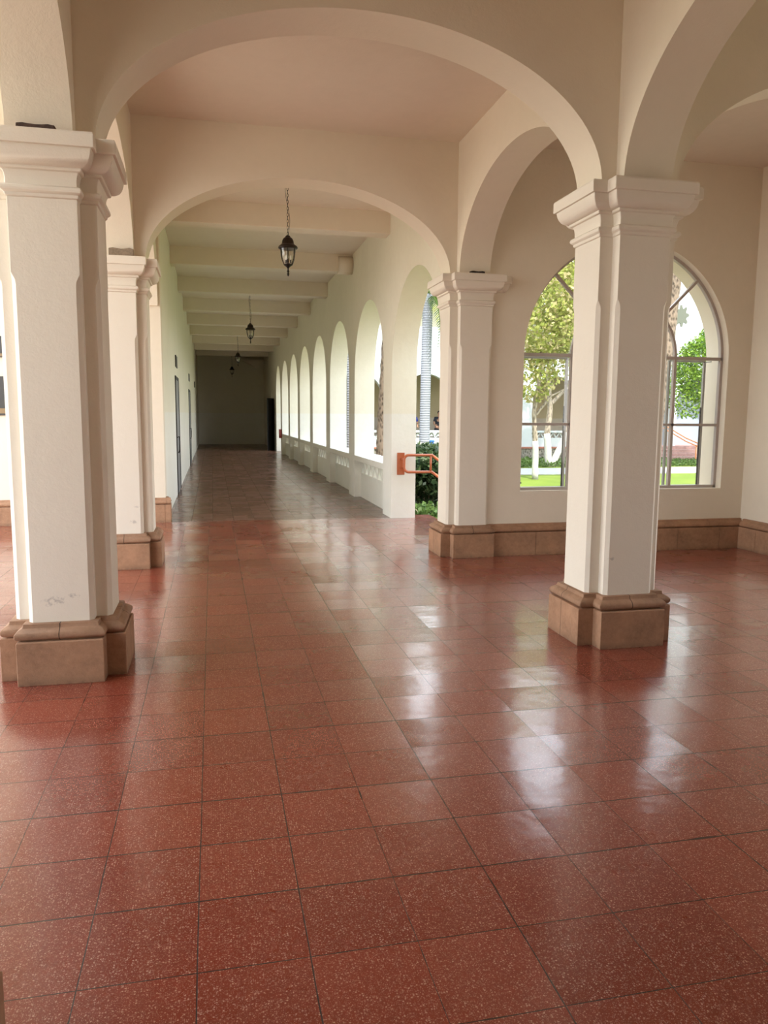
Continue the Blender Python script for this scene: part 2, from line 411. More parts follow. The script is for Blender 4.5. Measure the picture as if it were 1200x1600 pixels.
st = thing('garden_steps', (3.28, 8.5, -.6), 'pale steps leading down from the red tile landing to the garden', 'steps')
for i in range(3):
    b = MB(); b.box((.0+.30*i, .4, 0), (.30*(i+1), 2.98, .45-.15*i)); b.build('step', M['step'], st)

# ------------------------------------------------------------------ walls of the vaulted bays
SPC, RISE = ZCAP, .868
def bay(axis, c, pts, u0, u1, top=ZC+.1, th=TH):
    ops = [(a, b_, SPC, RISE) for a, b_ in pts]
    return arch_wall(axis, c, th, u0, u1, ZCAP, top, ops)
def mk(mbx, name, mat, label): return struct(mbx.build(name, mat, auto=25), label)
mk(bay(0, YA, [(AX+S, BX-S), (BX+S, RX+.02)], AX-S, RX+.3), 'wall_near_crossing', M['plaster'], 'cream arched wall carried by the two nearest pillars')
mk(bay(0, YC, [(AX+S, DX-S)], AX-S, DX+S-.02, ZCC+.1), 'wall_far_crossing', M['plaster'], 'cream arched wall in front of the long corridor')
mk(bay(0, Y0, [(AX+S, BX-S), (BX+S, RX+.02)], AX-S, RX+.3), 'wall_back_crossing', M['plaster'], 'cream arched wall beside the viewer')
mk(bay(1, AX, [(-5.2, -1.75-S), (-1.75+S, Y0-S), (Y0+S, YA-S), (YA+S, YC-S), (YC+S, YW-.05)], -5.4, YW+.1, ZCC+.09), 'wall_left_arches', M['plaster'], 'cream wall of lengthwise arches over the left pillars')
mk(bay(1, BX, [(Y0+S, YA-S), (YA+S, YC-S)], Y0-S, YC+.1), 'wall_middle_arches', M['plaster'], 'cream wall of lengthwise arches over the right pillars')
# ceilings
b = MB(); b.box((LX-.3, -5.6, ZC), (RX+.4, YC, ZC+.3)); b.box((2.9, YC-.1, ZC), (RX+.4, 8.4, ZC+.3)); mk(b, 'ceiling', M['ceil'], 'flat plaster ceiling of the arched bays')
b = MB(); b.box((LX-.3, YC, ZCC), (3.0, YEND+.3, ZCC+.2)); mk(b, 'ceiling', M['ceil'], 'plaster ceiling above the corridor beams')
# window wall with arched opening
WX0, WX1, ZS, ZSP = 3.338, 5.874, .712, 2.222; WR = (WX1-WX0)/2; WC = (WX0+WX1)/2
b = arch_wall(0, WY+.21, .42, DX, RX+.4, 0, ZC+.1, [(WX0, WX1, ZSP, WR)]); b.box((WX0, WY, 0), (WX1, WY+.42, ZS))
mk(b, 'wall_window', M['plaster'], 'cream wall with the big arched window')
b = arch_wall(1, RX+.2, .4, -5.6, WY, 0, ZC, [(2.5, 4.9, 2.22, 1.2)]); b.box((RX, 2.5, 0), (RX+.4, 4.9, .712)); mk(b, 'wall_right', M['plaster'], 'cream wall at the right edge, with an added unseen opening')  # unseen arched opening added to bring in light from the right
b = arch_wall(0, -5.4, .4, LX-.3, RX+.4, 0, ZC, []); b.box((LX-.3, -5.4, 0), (LX, 1.5, ZC)); mk(b, 'wall_rear_added', M['plaster'], 'unseen cream wall added behind the viewer and at rear left')  # walls added out of view to hold back light from behind
# left back wall
b = MB(); b.box((-6.0, YW, 0), (CLX, YW+.3, ZCC)); mk(b, 'wall_left_back', M['plaster'], 'sunlit cream wall behind the left pillars')
# corridor walls
NE = [11.175, 14.235, 17.32, 20.39, 23.46, 26.53, 29.6]; FA = [11.75, 14.84, 17.93, 20.98, 24.04, 27.12, 30.15]
HW = 1.21; ops = [(8.67, NE[0], 2.24, HW)]
for i in range(6): ops.append((FA[i], NE[i+1], 2.24, HW))
ops.append((FA[6]+.05, 32.3, 2.24, 1.2))
b = arch_wall(1, (CRX+CRT)/2, CRT-CRX, YC+.05, YEND+.3, -.0, ZCC+.02, ops); cwall = mk(b, 'wall_corridor_right', M['corr'], 'right corridor wall with its row of arches to the garden')
b = MB(); b.box((CLX-.3, YW+.3, 0), (CLX, YEND, ZCC)); mk(b, 'wall_corridor_left', M['corr'], 'left corridor wall with doors')
b = MB(); b.box((CLX-.3, YEND, 0), (CRT, YEND+.3, ZCC)); mk(b, 'wall_corridor_end', M['corr'], 'plain wall closing the far end of the corridor')

# ------------------------------------------------------------------ pillars
def cross(r, h, c):
    q = [(r-c, -h), (r, -h+c), (r, h-c), (r-c, h), (h, h)]; out = []
    for k in range(4):
        cs, sn = [(1,0),(0,1),(-1,0),(0,-1)][k]
        out += [(x*cs-y*sn, x*sn+y*cs) for x, y in q]
    return out
def loft(secs):
    b = MB(); n = 20; vs = []
    for z, r, h, c in secs: vs += [(x, y, z) for x, y in cross(r, h, c)]
    fs = []
    for i in range(len(secs)-1):
        for j in range(n): fs.append((i*n+j, i*n+(j+1) % n, (i+1)*n+(j+1) % n, (i+1)*n+j))
    fs.append(tuple(range(n))[::-1]); fs.append(tuple(range((len(secs)-1)*n, len(secs)*n)))
    b.add(vs, fs); return b
SR, SH = .268, .178
def offs(prof, c=.0015): return [(z, SR+d, SH+d*.93, c) for d, z in prof]
def make_pillar(loc, label):
    t = thing('pillar', loc, label, 'pillar')
    pl = loft([(0, .3464, .2354, .003), (.248, .3464, .2354, .003), (.256, .341, .230, .003)]).build('plinth', M['stone_seam_y'], t, merge=False, bevel=.004); pl['label'] = 'brown cut stone plinth block'
    pr = [(.045, .256), (.046, .262), (.060, .264), (.068, .272), (.073, .283), (.072, .296), (.064, .308), (.052, .317), (.040, .323), (.034, .326), (.031, .333), (.029, .348), (.0, .350)]
    bm_ = loft(offs(pr, .004)).build('base_moulding', M['stone_mold'], t, merge=False, auto=35); bm_['label'] = 'rounded brown stone moulding above the plinth'
    loft([(.345, SR, SH, .024), (2.24, SR, SH, .024), (2.262, SR, SH, .021), (2.285, SR, SH, .010), (2.30, SR, SH, .0022), (2.72, SR, SH, .0015)]).build('shaft', M['pillar'], t, merge=False, auto=20, bevel=.003)
    cp = [(0, 2.695), (.008, 2.70), (.012, 2.708), (.012, 2.716), (.018, 2.720), (.027, 2.728), (.030, 2.738), (.027, 2.750), (.018, 2.757), (.006, 2.759), (.006, 2.765), (.006, 2.79), (.010, 2.815), (.018, 2.832),
          (.032, 2.836), (.036, 2.842), (.036, 2.852), (.050, 2.853), (.062, 2.858), (.078, 2.870), (.091, 2.890), (.099, 2.912), (.103, 2.936), (.103, 2.940), (.119, 2.941), (.121, 2.946), (.121, 3.006), (.115, 3.0165), (.0, 3.0168)]
    loft(offs(cp, .004)).build('capital', M['pillar'], t, merge=False, auto=28)
    return t
PA = make_pillar((AX, YA, 0), 'big cream pillar nearest on the left, on a brown stone base')
lab = {('B', (BX, YA, 0)): 'free-standing cream pillar nearest on the right, in front of the arched window',
       ('C', (AX, YC, 0)): 'second cream pillar on the left, behind the big near one',
       ('D', (DX, YC, 0)): 'cream pillar joined to the window wall beside the garden opening',
       ('E', (AX+.02, Y0, 0)): 'pillar base just showing at the lower left corner of the view',
       ('F', (BX, Y0, 0)): 'cream pillar on the right beside the viewer, in line with the one before the window',
       ('J', (AX, -1.75, 0)): 'cream pillar of the left row, behind the viewer'}
for (k, loc), lb in lab.items():
    p = copy_tree(PA); p.location = loc; p['label'] = lb
# bricks lying on the capital ledges, behind them the dark putlog holes
def brick(x0, x1, y, z, h, mat, label, d=.075):
    b = MB(); n = 7; xs = [x0+(x1-x0)*i/(n-1) for i in range(n)]
    top = [z+h*(1-.14*abs(math.sin(2.3*i+1))) for i in range(n)]
    vs = []; fs = []
    for x, tz in zip(xs, top): vs += [(x, y-d, z), (x, y, z), (x, y, tz), (x, y-d+.008, tz-.004)]
    for i in range(n-1):
        for j in range(4): fs.append((4*i+j, 4*i+(j+1) % 4, 4*i+4+(j+1) % 4, 4*i+4+j))
    fs += [(3,2,1,0), tuple(4*(n-1)+j for j in range(4))]
    b.add(vs, fs); o = b.build('broken_brick', mat, bevel=.003); tag(o, label, 'brick'); return o
brick(AX-.10, AX+.09, YA-SR, ZCAP, .042, M['brick'], 'dark broken brick lying on the capital of the near left pillar')
brick(AX-.05, AX+.175, YC-SR, ZCAP, .085, M['brick2'], 'dusty half brick on the capital of the second left pillar')
brick(DX-.09, DX+.06, YC-SR, ZCAP, .034, M['dark'], 'black crumbled brick on the capital beside the garden opening')
brick(BX-.13, BX+.06, YA-SR, ZCAP, .012, M['brick'], 'thin dark sliver of brick on the capital of the near right pillar')

# ------------------------------------------------------------------ stone skirting
def skirting(axis, face, sgn, u0, u1, name, label, lens=(.55, .62, .5, .66)):
    """axis: direction it runs; face: wall face coordinate; sgn: direction it sticks out."""
    b = MB(); u = u0; i = 0
    def poly(pr): return [(face+sgn*d, z) for d, z in pr]
    lo = [(0, 0), (.078, 0), (.078, .25), (.074, .256), (0, .256)]
    up = [(0, .257), (.05, .259), (.066, .268), (.073, .284), (.068, .302), (.052, .318), (.034, .327), (.030, .348), (0, .350)]
    while u < u1-.01:
        e = min(u1, u+lens[i % len(lens)])
        b.prism(poly(lo), 0 if axis == 0 else 1, u+.002, e-.002)
        u = e; i += 1
    u = u0; i = 1
    while u < u1-.01:
        e = min(u1, u+lens[i % len(lens)]*.93)
        b.prism(poly(up), 0 if axis == 0 else 1, u+.0015, e-.0015)
        u = e; i += 1
    b.box(*( ((u0, min(face, face+sgn*.06), 0), (u1, max(face, face+sgn*.06), .255)) if axis == 0 else ((min(face, face+sgn*.06), u0, 0), (max(face, face+sgn*.06), u1, .255)) ))
    return struct(b.build(name, M['stone']), label)
skirting(0, WY, -1, DX+.2, RX-.005, 'baseboard_window', 'brown stone skirting below the arched window')
skirting(1, RX, -1, -5.2, WY-.08, 'baseboard_right', 'brown stone skirting of the right wall')
skirting(0, YW, -1, -6.0, -.60, 'baseboard_left_back', 'stone skirting of the bright wall on the far left', (.4, .45, .38))
b = MB(); b.box((CLX-.04, YW, 0), (-.602, YW+.20, .256)); b.prism([(-.66, .257), (-.612, .262), (-.60, .284), (-.612, .31), (-.64, .345), (-.672, .35)], 1, YW, YW+.20); struct(b.build('trim_1', M['stone']), 'stone block turning the corner into the corridor on the left')

# ------------------------------------------------------------------ the arched window
GY = WY+.12
win = bpy.data.objects.new('window_1', None); link(win); win.location = (WC, GY, ZS); struct(win, 'tall arched window with fan light, muntins and side casements')
def arc(r, a0=0, a1=PI, n=40): return [(r*math.cos(a0+(a1-a0)*i/n), 0, ZSP-ZS+r*math.sin(a0+(a1-a0)*i/n)) for i in range(n+1)]
def ribbon(pts, w, d, b):
    """flat bar following pts in the xz plane: w across in plane, d deep in y."""
    n = len(pts)
    for i in range(n-1):
        p, q = Vector(pts[i]), Vector(pts[i+1]); b.bar(p, q, w, d, up=(0, 1, 0)) if False else b.bar(p, q, d, w, up=(q-p).cross(Vector((0,1,0))))
fr = .032; r_ = WR-fr/2
b = MB(); ribbon(arc(r_), fr, .05, b); zb = fr/2
b.bar((-r_, 0, ZSP-ZS), (-r_, 0, 0), .05, fr, up=(1,0,0)); b.bar((r_, 0, ZSP-ZS), (r_, 0, 0), .05, fr, up=(1,0,0)); b.bar((-r_, 0, zb), (r_, 0, zb), .05, fr)
b.build('window_frame', M['winframe'], win)
b = MB(); b.bar((-r_, 0, ZSP-ZS), (r_, 0, ZSP-ZS), .05, .036); b.build('transom', M['winframe'], win)
b = MB(); b.bar((-r_, 0, 1.455-ZS), (r_, 0, 1.455-ZS), .045, .03); b.build('transom', M['winframe'], win)
for sx in (-1, 1):
    b = MB(); b.bar((sx*.648, 0, 0), (sx*.648, 0, ZSP-ZS), .045, .032, up=(1,0,0)); b.build('mullion', M['winframe'], win)
    a = PI/4 if sx > 0 else 3*PI/4
    b = MB(); b.bar((.65*math.cos(a), 0, ZSP-ZS+.65*math.sin(a)), (r_*math.cos(a), 0, ZSP-ZS+r_*math.sin(a)), .04, .03, up=(-math.sin(a), 0, math.cos(a))); b.build('radial_bar', M['winframe'], win)
b = MB(); b.bar((0, 0, ZSP-ZS+.65), (0, 0, ZSP-ZS+r_), .04, .03, up=(1,0,0)); b.build('radial_bar', M['winframe'], win)
b = MB(); ribbon(arc(.65), .03, .04, b); b.build('fan_arc', M['winframe'], win)
# panes: fixed fan light, and the middle lights; side lights stand open in their casements
def pane(poly, name='pane', y=.0, par=None):
    b = MB(); b.prism(poly, 1, y-.002, y+.002); return b.build(name, M['glass'], par or win)
N = 24; z0 = ZSP-ZS
for (a0, a1) in ((0, PI/4), (PI/4, PI/2), (PI/2, 3*PI/4), (3*PI/4, PI)):
    o_ = [(r_*math.cos(a0+(a1-a0)*i/N), z0+r_*math.sin(a0+(a1-a0)*i/N)) for i in range(N+1)]
    i_ = [(.65*math.cos(a1-(a1-a0)*i/N), z0+.65*math.sin(a1-(a1-a0)*i/N)) for i in range(N+1)]
    pane(o_+i_)
pane([(.65*math.cos(PI*i/N), z0+.65*math.sin(PI*i/N)) for i in range(N+1)])
for (x0, x1) in ((-r_, -.65), (-.65, .65), (.65, r_)):
    pane([(x0, .02), (x1, .02), (x1, 1.455-ZS), (x0, 1.455-ZS)]); pane([(x0, 1.455-ZS), (x1, 1.455-ZS), (x1, z0), (x0, z0)])
# outward casements, a hand's breadth beyond the frame
for (x0, x1) in ((5.268-WC, 5.735-WC), (3.375-WC, 3.965-WC)):
    b = MB(); y = .13; za, zc = .012, z0-.02; ww = .026
    for p, q in (((x0, y, za), (x0, y, zc)), ((x1, y, za), (x1, y, zc))): b.bar(p, q, .03, ww, up=(1,0,0))
    for p, q in (((x0, y, za), (x1, y, za)), ((x0, y, zc), (x1, y, zc))): b.bar(p, q, .03, ww)
    cs = b.build('casement', M['sashframe'], win)
    b = MB(); b.bar((x1-.017, y, za), (x1-.017, y, .95), .02, .008, up=(1,0,0)); b.build('gasket', M['gasket'], cs)
    b = MB()
    for xx in (x0, x1):
        b.bar((xx, 0, za+.01), (xx, y, za+.01), .012); b.bar((xx, 0, zc-.01), (xx, y, zc-.01), .012)
    b.build('stay', M['sashframe'], cs)

# ------------------------------------------------------------------ corridor balustrades
def make_balustrade(L, label):
    t = thing('balustrade', (0, 0, 0), label, 'balustrade', None)
    b = MB(); b.box((0, 0, .69), (.40, L, .79)); b.build('coping', M['corr'], t, bevel=.006)
    b = MB(); b.box((.125, 0, 0), (.275, L, .455)); b.build('lower_panel', M['corr'], t)
    n = 7; p = L/n; b = MB(); z0, z1 = .445, .70
    for i in range(n):
        y0_, y1_, y2_ = i*p, (i+.5)*p, (i+1)*p
        b.bar((.19, y0_+.01, z0), (.19, y1_, z1), .10, .045, up=(1,0,0)) if False else None
        for (ya, za, yb, zb_) in ((y0_, z0, y1_, z1), (y1_, z1, y2_, z0)):
            d = Vector((0, yb-ya, zb_-za)).normalized(); nrm = Vector((0, -d.z, d.y))*.028
            P = [Vector((0, ya, za))-nrm, Vector((0, yb, zb_))-nrm, Vector((0, yb, zb_))+nrm, Vector((0, ya, za))+nrm]
            b.prism([(v.y, max(.44, min(.705, v.z))) for v in P], 0, .135, .265)
    b.build('zigzag_lattice', M['corr'], t)
    return t
ordn = ['between the first two corridor piers, nearest', 'second from the near end', 'third from the near end', 'fourth from the near end', 'fifth from the near end', 'sixth and farthest']
bal = make_balustrade(NE[1]-FA[0], 'low plaster balustrade with zigzag openings '+ordn[0]); bal.location = (CRX, FA[0], 0); bal['group'] = 'corridor balustrades'
for i in range(1, 6):
    p = copy_tree(bal); p.location = (CRX, FA[i], 0); p.scale = (1, (NE[i+1]-FA[i])/(NE[1]-FA[0]), 1); p['label'] = 'low plaster corridor balustrade with zigzag openings, '+ordn[i]

# ------------------------------------------------------------------ corridor ceiling beams
names9 = ['first', 'second', 'third', 'fourth', 'fifth', 'sixth', 'seventh', 'eighth', 'ninth']
beam0 = None
for i in range(9):
    y = 11.36+3.145*i
    if beam0 is None:
        b = MB(); b.box((CLX, 0, 4.17), (CRX, .30, ZCC+.01)); beam0 = b.build('ceiling_beam', M['plaster'], bevel=.008); o = beam0
    else: o = beam0.copy(); COL.objects.link(o)
    o.location = (0, y, 0); tag(o, names9[i]+' plaster beam across the corridor ceiling'+(', just past the arch' if i == 0 else ', counted from the near arch'), 'beam', 'corridor ceiling beams')
b = MB(); b.tube([(2.33, 0, 0), (CRX, 0, 0)], .16, 20); o = b.build('corbel', M['plaster']); o.location = (0, 14.53, 4.29); tag(o, 'rounded plaster stub at the right end of the second corridor beam', 'corbel')
b = MB(); b.prism([(1.5, 4.17), (2.2, 3.80), (2.58, 4.17)], 1, 39.0, 39.75); o = b.build('corbel', M['plaster']); tag(o, 'wedge shaped plaster corbel in the far right corner of the corridor ceiling', 'corbel')

# ------------------------------------------------------------------ lanterns
def make_lantern(label):
    t = thing('hanging_lantern', (0, 0, 0), label, 'lantern', 'lanterns hanging along the corridor')
    # origin at the lower finial tip, hung from z = ZCC
    H_ = ZCC-3.241
    b = MB(); b.lathe([(.001, 0), (.007, .006), (.014, .022), (.016, .034), (.010, .046), (.009, .052), (.016, .058), (.017, .066), (.009, .072), (.008, .10), (.014, .104)], n=14); b.build('finial', M['iron'], t)
    b = MB(); b.lathe([(.001, .098), (.014, .10), (.02, .112), (.052, .135), (.056, .142), (.05, .146), (.001, .146)], n=24); b.build('lower_cup', M['iron'], t)
    gp = [(.048, .142), (.066, .17), (.080, .205), (.088, .245), (.092, .29), (.094, .335)]
    b = MB(); b.lathe(gp, n=32); b.build('glass_body', M['lglass'], t, norm=False)
    for k in range(6):
        a = 2*PI*k/6+.35; b = MB()
        b.tube([((r+.003)*math.cos(a), (r+.003)*math.sin(a), z) for r, z in [(.05, .138)]+gp[1:]+[(.097, .345)]], .0052, 6); b.build('rib', M['iron'], t)
    b = MB(); b.lathe([(.09, .328), (.114, .332), (.121, .342), (.119, .354), (.108, .366), (.09, .378), (.078, .388), (.074, .398), (.073, .41), (.068, .432), (.058, .452), (.045, .463), (.035, .468), (.031, .478), (.024, .488), (.012, .492), (.001, .493)], n=32); b.lathe([(.001, .33), (.09, .330)], n=32); b.build('cap', M['bronze'], t)
    for k in range(3):
        a = 2*PI*k/3+.2; b = MB(); cx_, cy_ = .034*math.cos(a), .034*math.sin(a)
        b.lathe([(.001, .2), (.008, .205), (.013, .222), (.012, .24), (.008, .256)], c=(cx_, cy_, 0), n=12); bl_ = b.build('bulb', M['bulb'], t)
        b = MB(); b.lathe([(.009, .165), (.009, .202)], c=(cx_, cy_, 0), n=10); b.tube([(cx_, cy_, .168), (0, 0, .15)], .004, 6); b.build('candle_socket', M['iron'], bl_)
    # chain
    b = MB(); z = .49; k = 0
    while z < H_-.05:
        L = .038; R1, R2 = .0095, .023; pts = []
        for i in range(10):
            a = 2*PI*i/10; x_, zz = R1*math.cos(a), R2*math.sin(a)
            pts.append((x_, 0, z+L/2+zz) if k % 2 == 0 else (0, x_, z+L/2+zz))
        b.tube(pts, .0027, 5, closed=True); z += L; k += 1
    b.build('chain', M['iron'], t)
    b = MB(); b.tube([(.0+.026*math.sin(PI*i/12)*(1 if i < 12 else 1), .005, .49+(H_-.52)*i/24) for i in range(25)], .0026, 5); b.build('cord', M['iron'], t)
    b = MB(); b.lathe([(.001, H_-.05), (.012, H_-.048), (.045, H_-.02), (.055, H_-.004), (.055, H_), (.001, H_)], n=20); b.build('ceiling_canopy', M['iron'], t)
    return t
lan = make_lantern('black hanging lantern nearest, just beyond the far arch'); lan.location = (.957, 9.86, 3.241)
for y, lb in ((19.4, 'second black hanging lantern along the corridor, half the size in view of the nearest'), (28.7, 'third black hanging lantern down the corridor, second smallest in view'), (37.3, 'fourth and farthest black hanging lantern, before the corridor end wall')):
    p = copy_tree(lan); p.location = (.953, y, 3.241); p['label'] = lb

# ------------------------------------------------------------------ corridor doors, signs and small things
def corridor_door(n, y0, y1, lb):
    t = bpy.data.objects.new('door_%d' % n, None); link(t); t.location = (CLX, y0, 0); struct(t, lb)
    w_ = y1-y0
    b = MB(); b.box((.0, 0, 0), (.018, .06, 2.25)); b.box((0, w_-.06, 0), (.018, w_, 2.25)); b.box((0, 0, 2.19), (.018, w_, 2.25)); b.build('door_frame', M['gasket'], t)
    b = MB(); b.box((-.001, .06, 0), (.008, w_-.06, 2.19)); lf = b.build('door_leaf', M['door'], t)
    b = MB(); b.tube([(.008, .2, 1.08), (.05, .2, 1.1), (.055, .2, 1.0), (.05, .2, .84), (.03, .2, .78)], .011, 8); b.build('door_handle', M['iron'], t)
corridor_door(1, 15.15, 16.55, 'grey door in the left corridor wall, the nearer one')
corridor_door(2, 23.7, 25.2, 'grey door in the left corridor wall, the farther one')
for y, z, lb in ((15.45, 2.47, 'dark sign plate above the nearer corridor door'), (24.2, 2.55, 'dark sign plate above the farther corridor door'), (31.5, 2.6, 'small dark sign plate farthest along the left corridor wall')):
    b = MB(); b.box((0, 0, 0), (.02, .62, .22)); s_ = b.build('door_sign', M['sign']); s_.location = (CLX, y, z-.04); tag(s_, lb, 'sign')
dl = bpy.data.objects.new('door_3', None); link(dl); dl.location = (2.585, 33.55, 0); struct(dl, 'black door leaf standing open at the far right of the corridor'); dl.rotation_euler = (0, 0, math.radians(-90-22))
b = MB(); b.box((0, -.02, 0), (.85, .02, 2.2)); lf = b.build('door_leaf', M['blackdoor'], dl)
b = MB(); b.tube([(.76, .02, 1.02), (.76, .06, 1.02), (.66, .06, 1.02)], .01, 8); b.build('door_handle', M['iron'], dl)
b = MB(); b.box((0, 0, 0), (.10, .22, .34)); fx = b.build('fire_alarm_box', M['red'], bevel=.01); fx.location = (CRX-.10, 29.7, .62); tag(fx, 'small red box on the farthest corridor pier', 'alarm box')
# narrow slot window near the corridor's end
sw = bpy.data.objects.new('window_2', None); link(sw); sw.location = (CRX, 34.3, 1.4); struct(sw, 'narrow oval light in the far right corridor wall')
b = MB(); pts = [(.0, .40*math.cos(2*PI*i/28), .6+.58*math.sin(2*PI*i/28)) for i in range(28)]
b.tube(pts, .03, 6, closed=True); b.build('window_frame', M['corr'], sw)
sk = NT('frosted_glass'); setp(sk.b, (.85, .88, .85), .3)
b = MB(); b.prism([(.40*math.cos(2*PI*i/28), .6+.58*math.sin(2*PI*i/28)) for i in range(28)], 0, -.006, .0); b.build('pane', sk.m, sw)
# plaques on the far left wall
for z0_, z1_, lb in ((2.27, 2.55, 'upper small dark plaque on the bright wall at the far left edge'), (1.50, 2.02, 'lower tall dark plaque on the bright wall at the far left edge')):
    t = thing('wall_plaque', (-2.93, YW, z0_), lb, 'plaque'); h = z1_-z0_
    b = MB(); b.box((-.25, -.025, 0), (.25, 0, h)); b.build('panel', M['plaque'], t, bevel=.004)
    b = MB(); b.box((-.22, -.029, h*.05), (.22, -.025, h*.18)); b.build('relief_band', M['plaque_line'], t)

# orange handrail at the landing
hr = thing('handrail', (2.745, NE[0], 0), 'orange tube handrail fixed to the first corridor pier beside the garden steps', 'handrail')
b = MB(); b.box((-.06, -.012, .655), (.055, 0, .985)); b.build('mounting_plate', M['orange'], hr, bevel=.004)
def lp(a, z): return a
RY = -.085; tp, bt = .952, .70
pts = [(.80, RY, .62), (.455, RY, tp)] + [(.10+.0, RY, tp)] + [(.045+.05-.05*math.cos(a)-.05, RY, (tp+bt)/2+(tp-bt)/2*math.sin(a)) for a in [PI/2-PI*i/10 for i in range(11)]][:0]
def rr(c, r, a0, a1, n=6): return [(c[0]+r*math.cos(a0+(a1-a0)*i/n), RY, c[1]+r*math.sin(a0+(a1-a0)*i/n)) for i in range(n+1)]
pts = [(1.35, RY, .32), (.455, RY, tp)]+rr((.10, tp-.07), .07, PI/2, PI)+rr((.10, bt+.07), .07, PI, 1.5*PI)+[(.455, RY, bt), (1.35, RY, .07)]
b = MB(); b.tube(pts, .0205, 12); b.build('rail_loop', M['orange'], hr)
b = MB(); b.tube([(.44, RY, bt), (.44, RY, tp)], .017, 10); b.build('rail_strut', M['orange'], hr)
for z in (tp-.06, bt+.06):
    b = MB(); b.tube([(.03, RY, z), (.0, -.005, z)], .014, 10); b.build('bracket', M['orange'], hr)
b = MB(); b.tube([(1.2, RY, .2), (1.2, RY, -.6)], .02, 10); b.build('post', M['orange'], hr)

# ------------------------------------------------------------------ plants
def leaves(n, pick, size, mb, flat=.5):
    for _ in range(n):
        p = Vector(pick()); s = size*random.uniform(.6, 1.25)
        d = Vector((random.gauss(0, 1), random.gauss(0, 1), random.gauss(0, .8)-.3)).normalized()
        a = d.cross(Vector((random.gauss(0, 1), random.gauss(0, 1), random.gauss(0, 1)))).normalized()*s*.32
        q = p+d*s; m_ = p+d*s*.5
        mb.add([p, m_+a, q, m_-a], [(0, 1, 2, 3)])
def blob(cs):
    tot = [c[3]**3 for c in cs]
    def f():
        c = random.choices(cs, tot)[0]
        while True:
            v = Vector((random.uniform(-1, 1), random.uniform(-1, 1), random.uniform(-1, 1)))
            if .25 < v.length < 1: break
        v = v.normalized()*(v.length**.5)
        return (c[0]+v.x*c[3], c[1]+v.y*c[3], c[2]+v.z*c[3]*c[4] if len(c) > 4 else c[2]+v.z*c[3])
    return f
def tree(loc, label, stems, blobs, n, size, mat, paint, leafy_extra=None):
    t = thing('tree', loc, label, 'tree')
    for st_ in stems:
        pts, r0, r1 = st_
        k = len(pts); b = MB()
        fine = []; rad = []
        for i in range(k-1):
            for j in range(6):
                u_ = j/6; fine.append(Vector(pts[i]).lerp(Vector(pts[i+1]), u_)+Vector((random.gauss(0, .006), random.gauss(0, .006), 0))); rad.append(r0+(r1-r0)*(i+u_)/(k-1))
        fine.append(Vector(pts[-1])); rad.append(r1)
        b.tube(fine, rad, 10); tr = b.build('trunk', M['bark'], t)
        if paint:
            b = MB(); pp = [(p, r) for p, r in zip(fine, rad) if p.z <= paint]
            if len(pp) > 1:
                b.tube([p for p, r in pp], [r*1.06 for p, r in pp], 12); o = b.build('painted_base', M['lime'], tr); o['label'] = 'whitewashed lower trunk'
    b = MB(); leaves(n, blob(blobs), size, b); b.build('foliage', mat, t, merge=False, norm=False)
    return t
tree((10.67, 24.3, -.6), 'slim courtyard tree with whitewashed trunk, nearest in the left part of the window',
     [([(0, 0, 0), (-.03, 0, 1.3), (-.12, 0, 2.2), (.02, 0, 3.2), (.1, 0, 4.5)], .105, .05), ([(-.1, 0, 2.1), (.5, .1, 2.8), (1.2, .3, 3.1)], .05, .02)],
     [(0, 0, 5.6, 1.9, .9), (1.2, .3, 6.6, 1.9, .9), (-.2, -.3, 3.6, .75, 1.3), (.5, .2, 3.9, .7), (1.9, 0, 5.2, 1.3), (.3, 0, 8.2, 1.4), (-.35, 0, 3.5, .95, 1.0), (.45, 0, 4.2, .8)], 14000, .16, M['leaf_y'], 1.42)
tree((13.95, 30.4, -.6), 'forked courtyard tree with two whitewashed stems in the left part of the window',
     [([(0, 0, 0), (-.12, 0, 1.4), (-.02, 0, 2.4), (-.15, 0, 3.9), (-.2, 0, 5)], .15, .07), ([(.12, 0, 0), (.72, .1, 1.2), (1.15, .1, 2.6), (1.25, .2, 3.8)], .14, .07), ([(-.05, 0, 2.6), (.7, 0, 3.3), (1.5, 0, 3.5)], .09, .05)],
     [(0, 0, 6.6, 2.3, .8), (1.8, 0, 7.3, 2.2, .8), (1.6, .2, 3.6, .7), (-.9, .3, 4.6, .8), (.7, 0, 9, 1.7), (2.6, 0, 5.4, 1.2), (-.6, 0, 5.4, 1.0), (2.0, 0, 3.6, .7)], 14000, .17, M['leaf_y'], 1.45)
tree((21.6, 30, -.6), 'bright green leafy tree in the right part of the window, before the stairs',
     [([(0, 0, 0), (.05, 0, 1.8), (-.2, 0, 3.2), (-.1, 0, 4.6)], .16, .07)],
     [(-.5, 0, 4.2, 1.5, 1.0), (-1.45, 0, 3.2, .95, 1.2), (.6, 0, 5.2, 1.5), (-.9, 0, 4.6, .9)], 13000, .13, M['leaf_g'], 1.4)

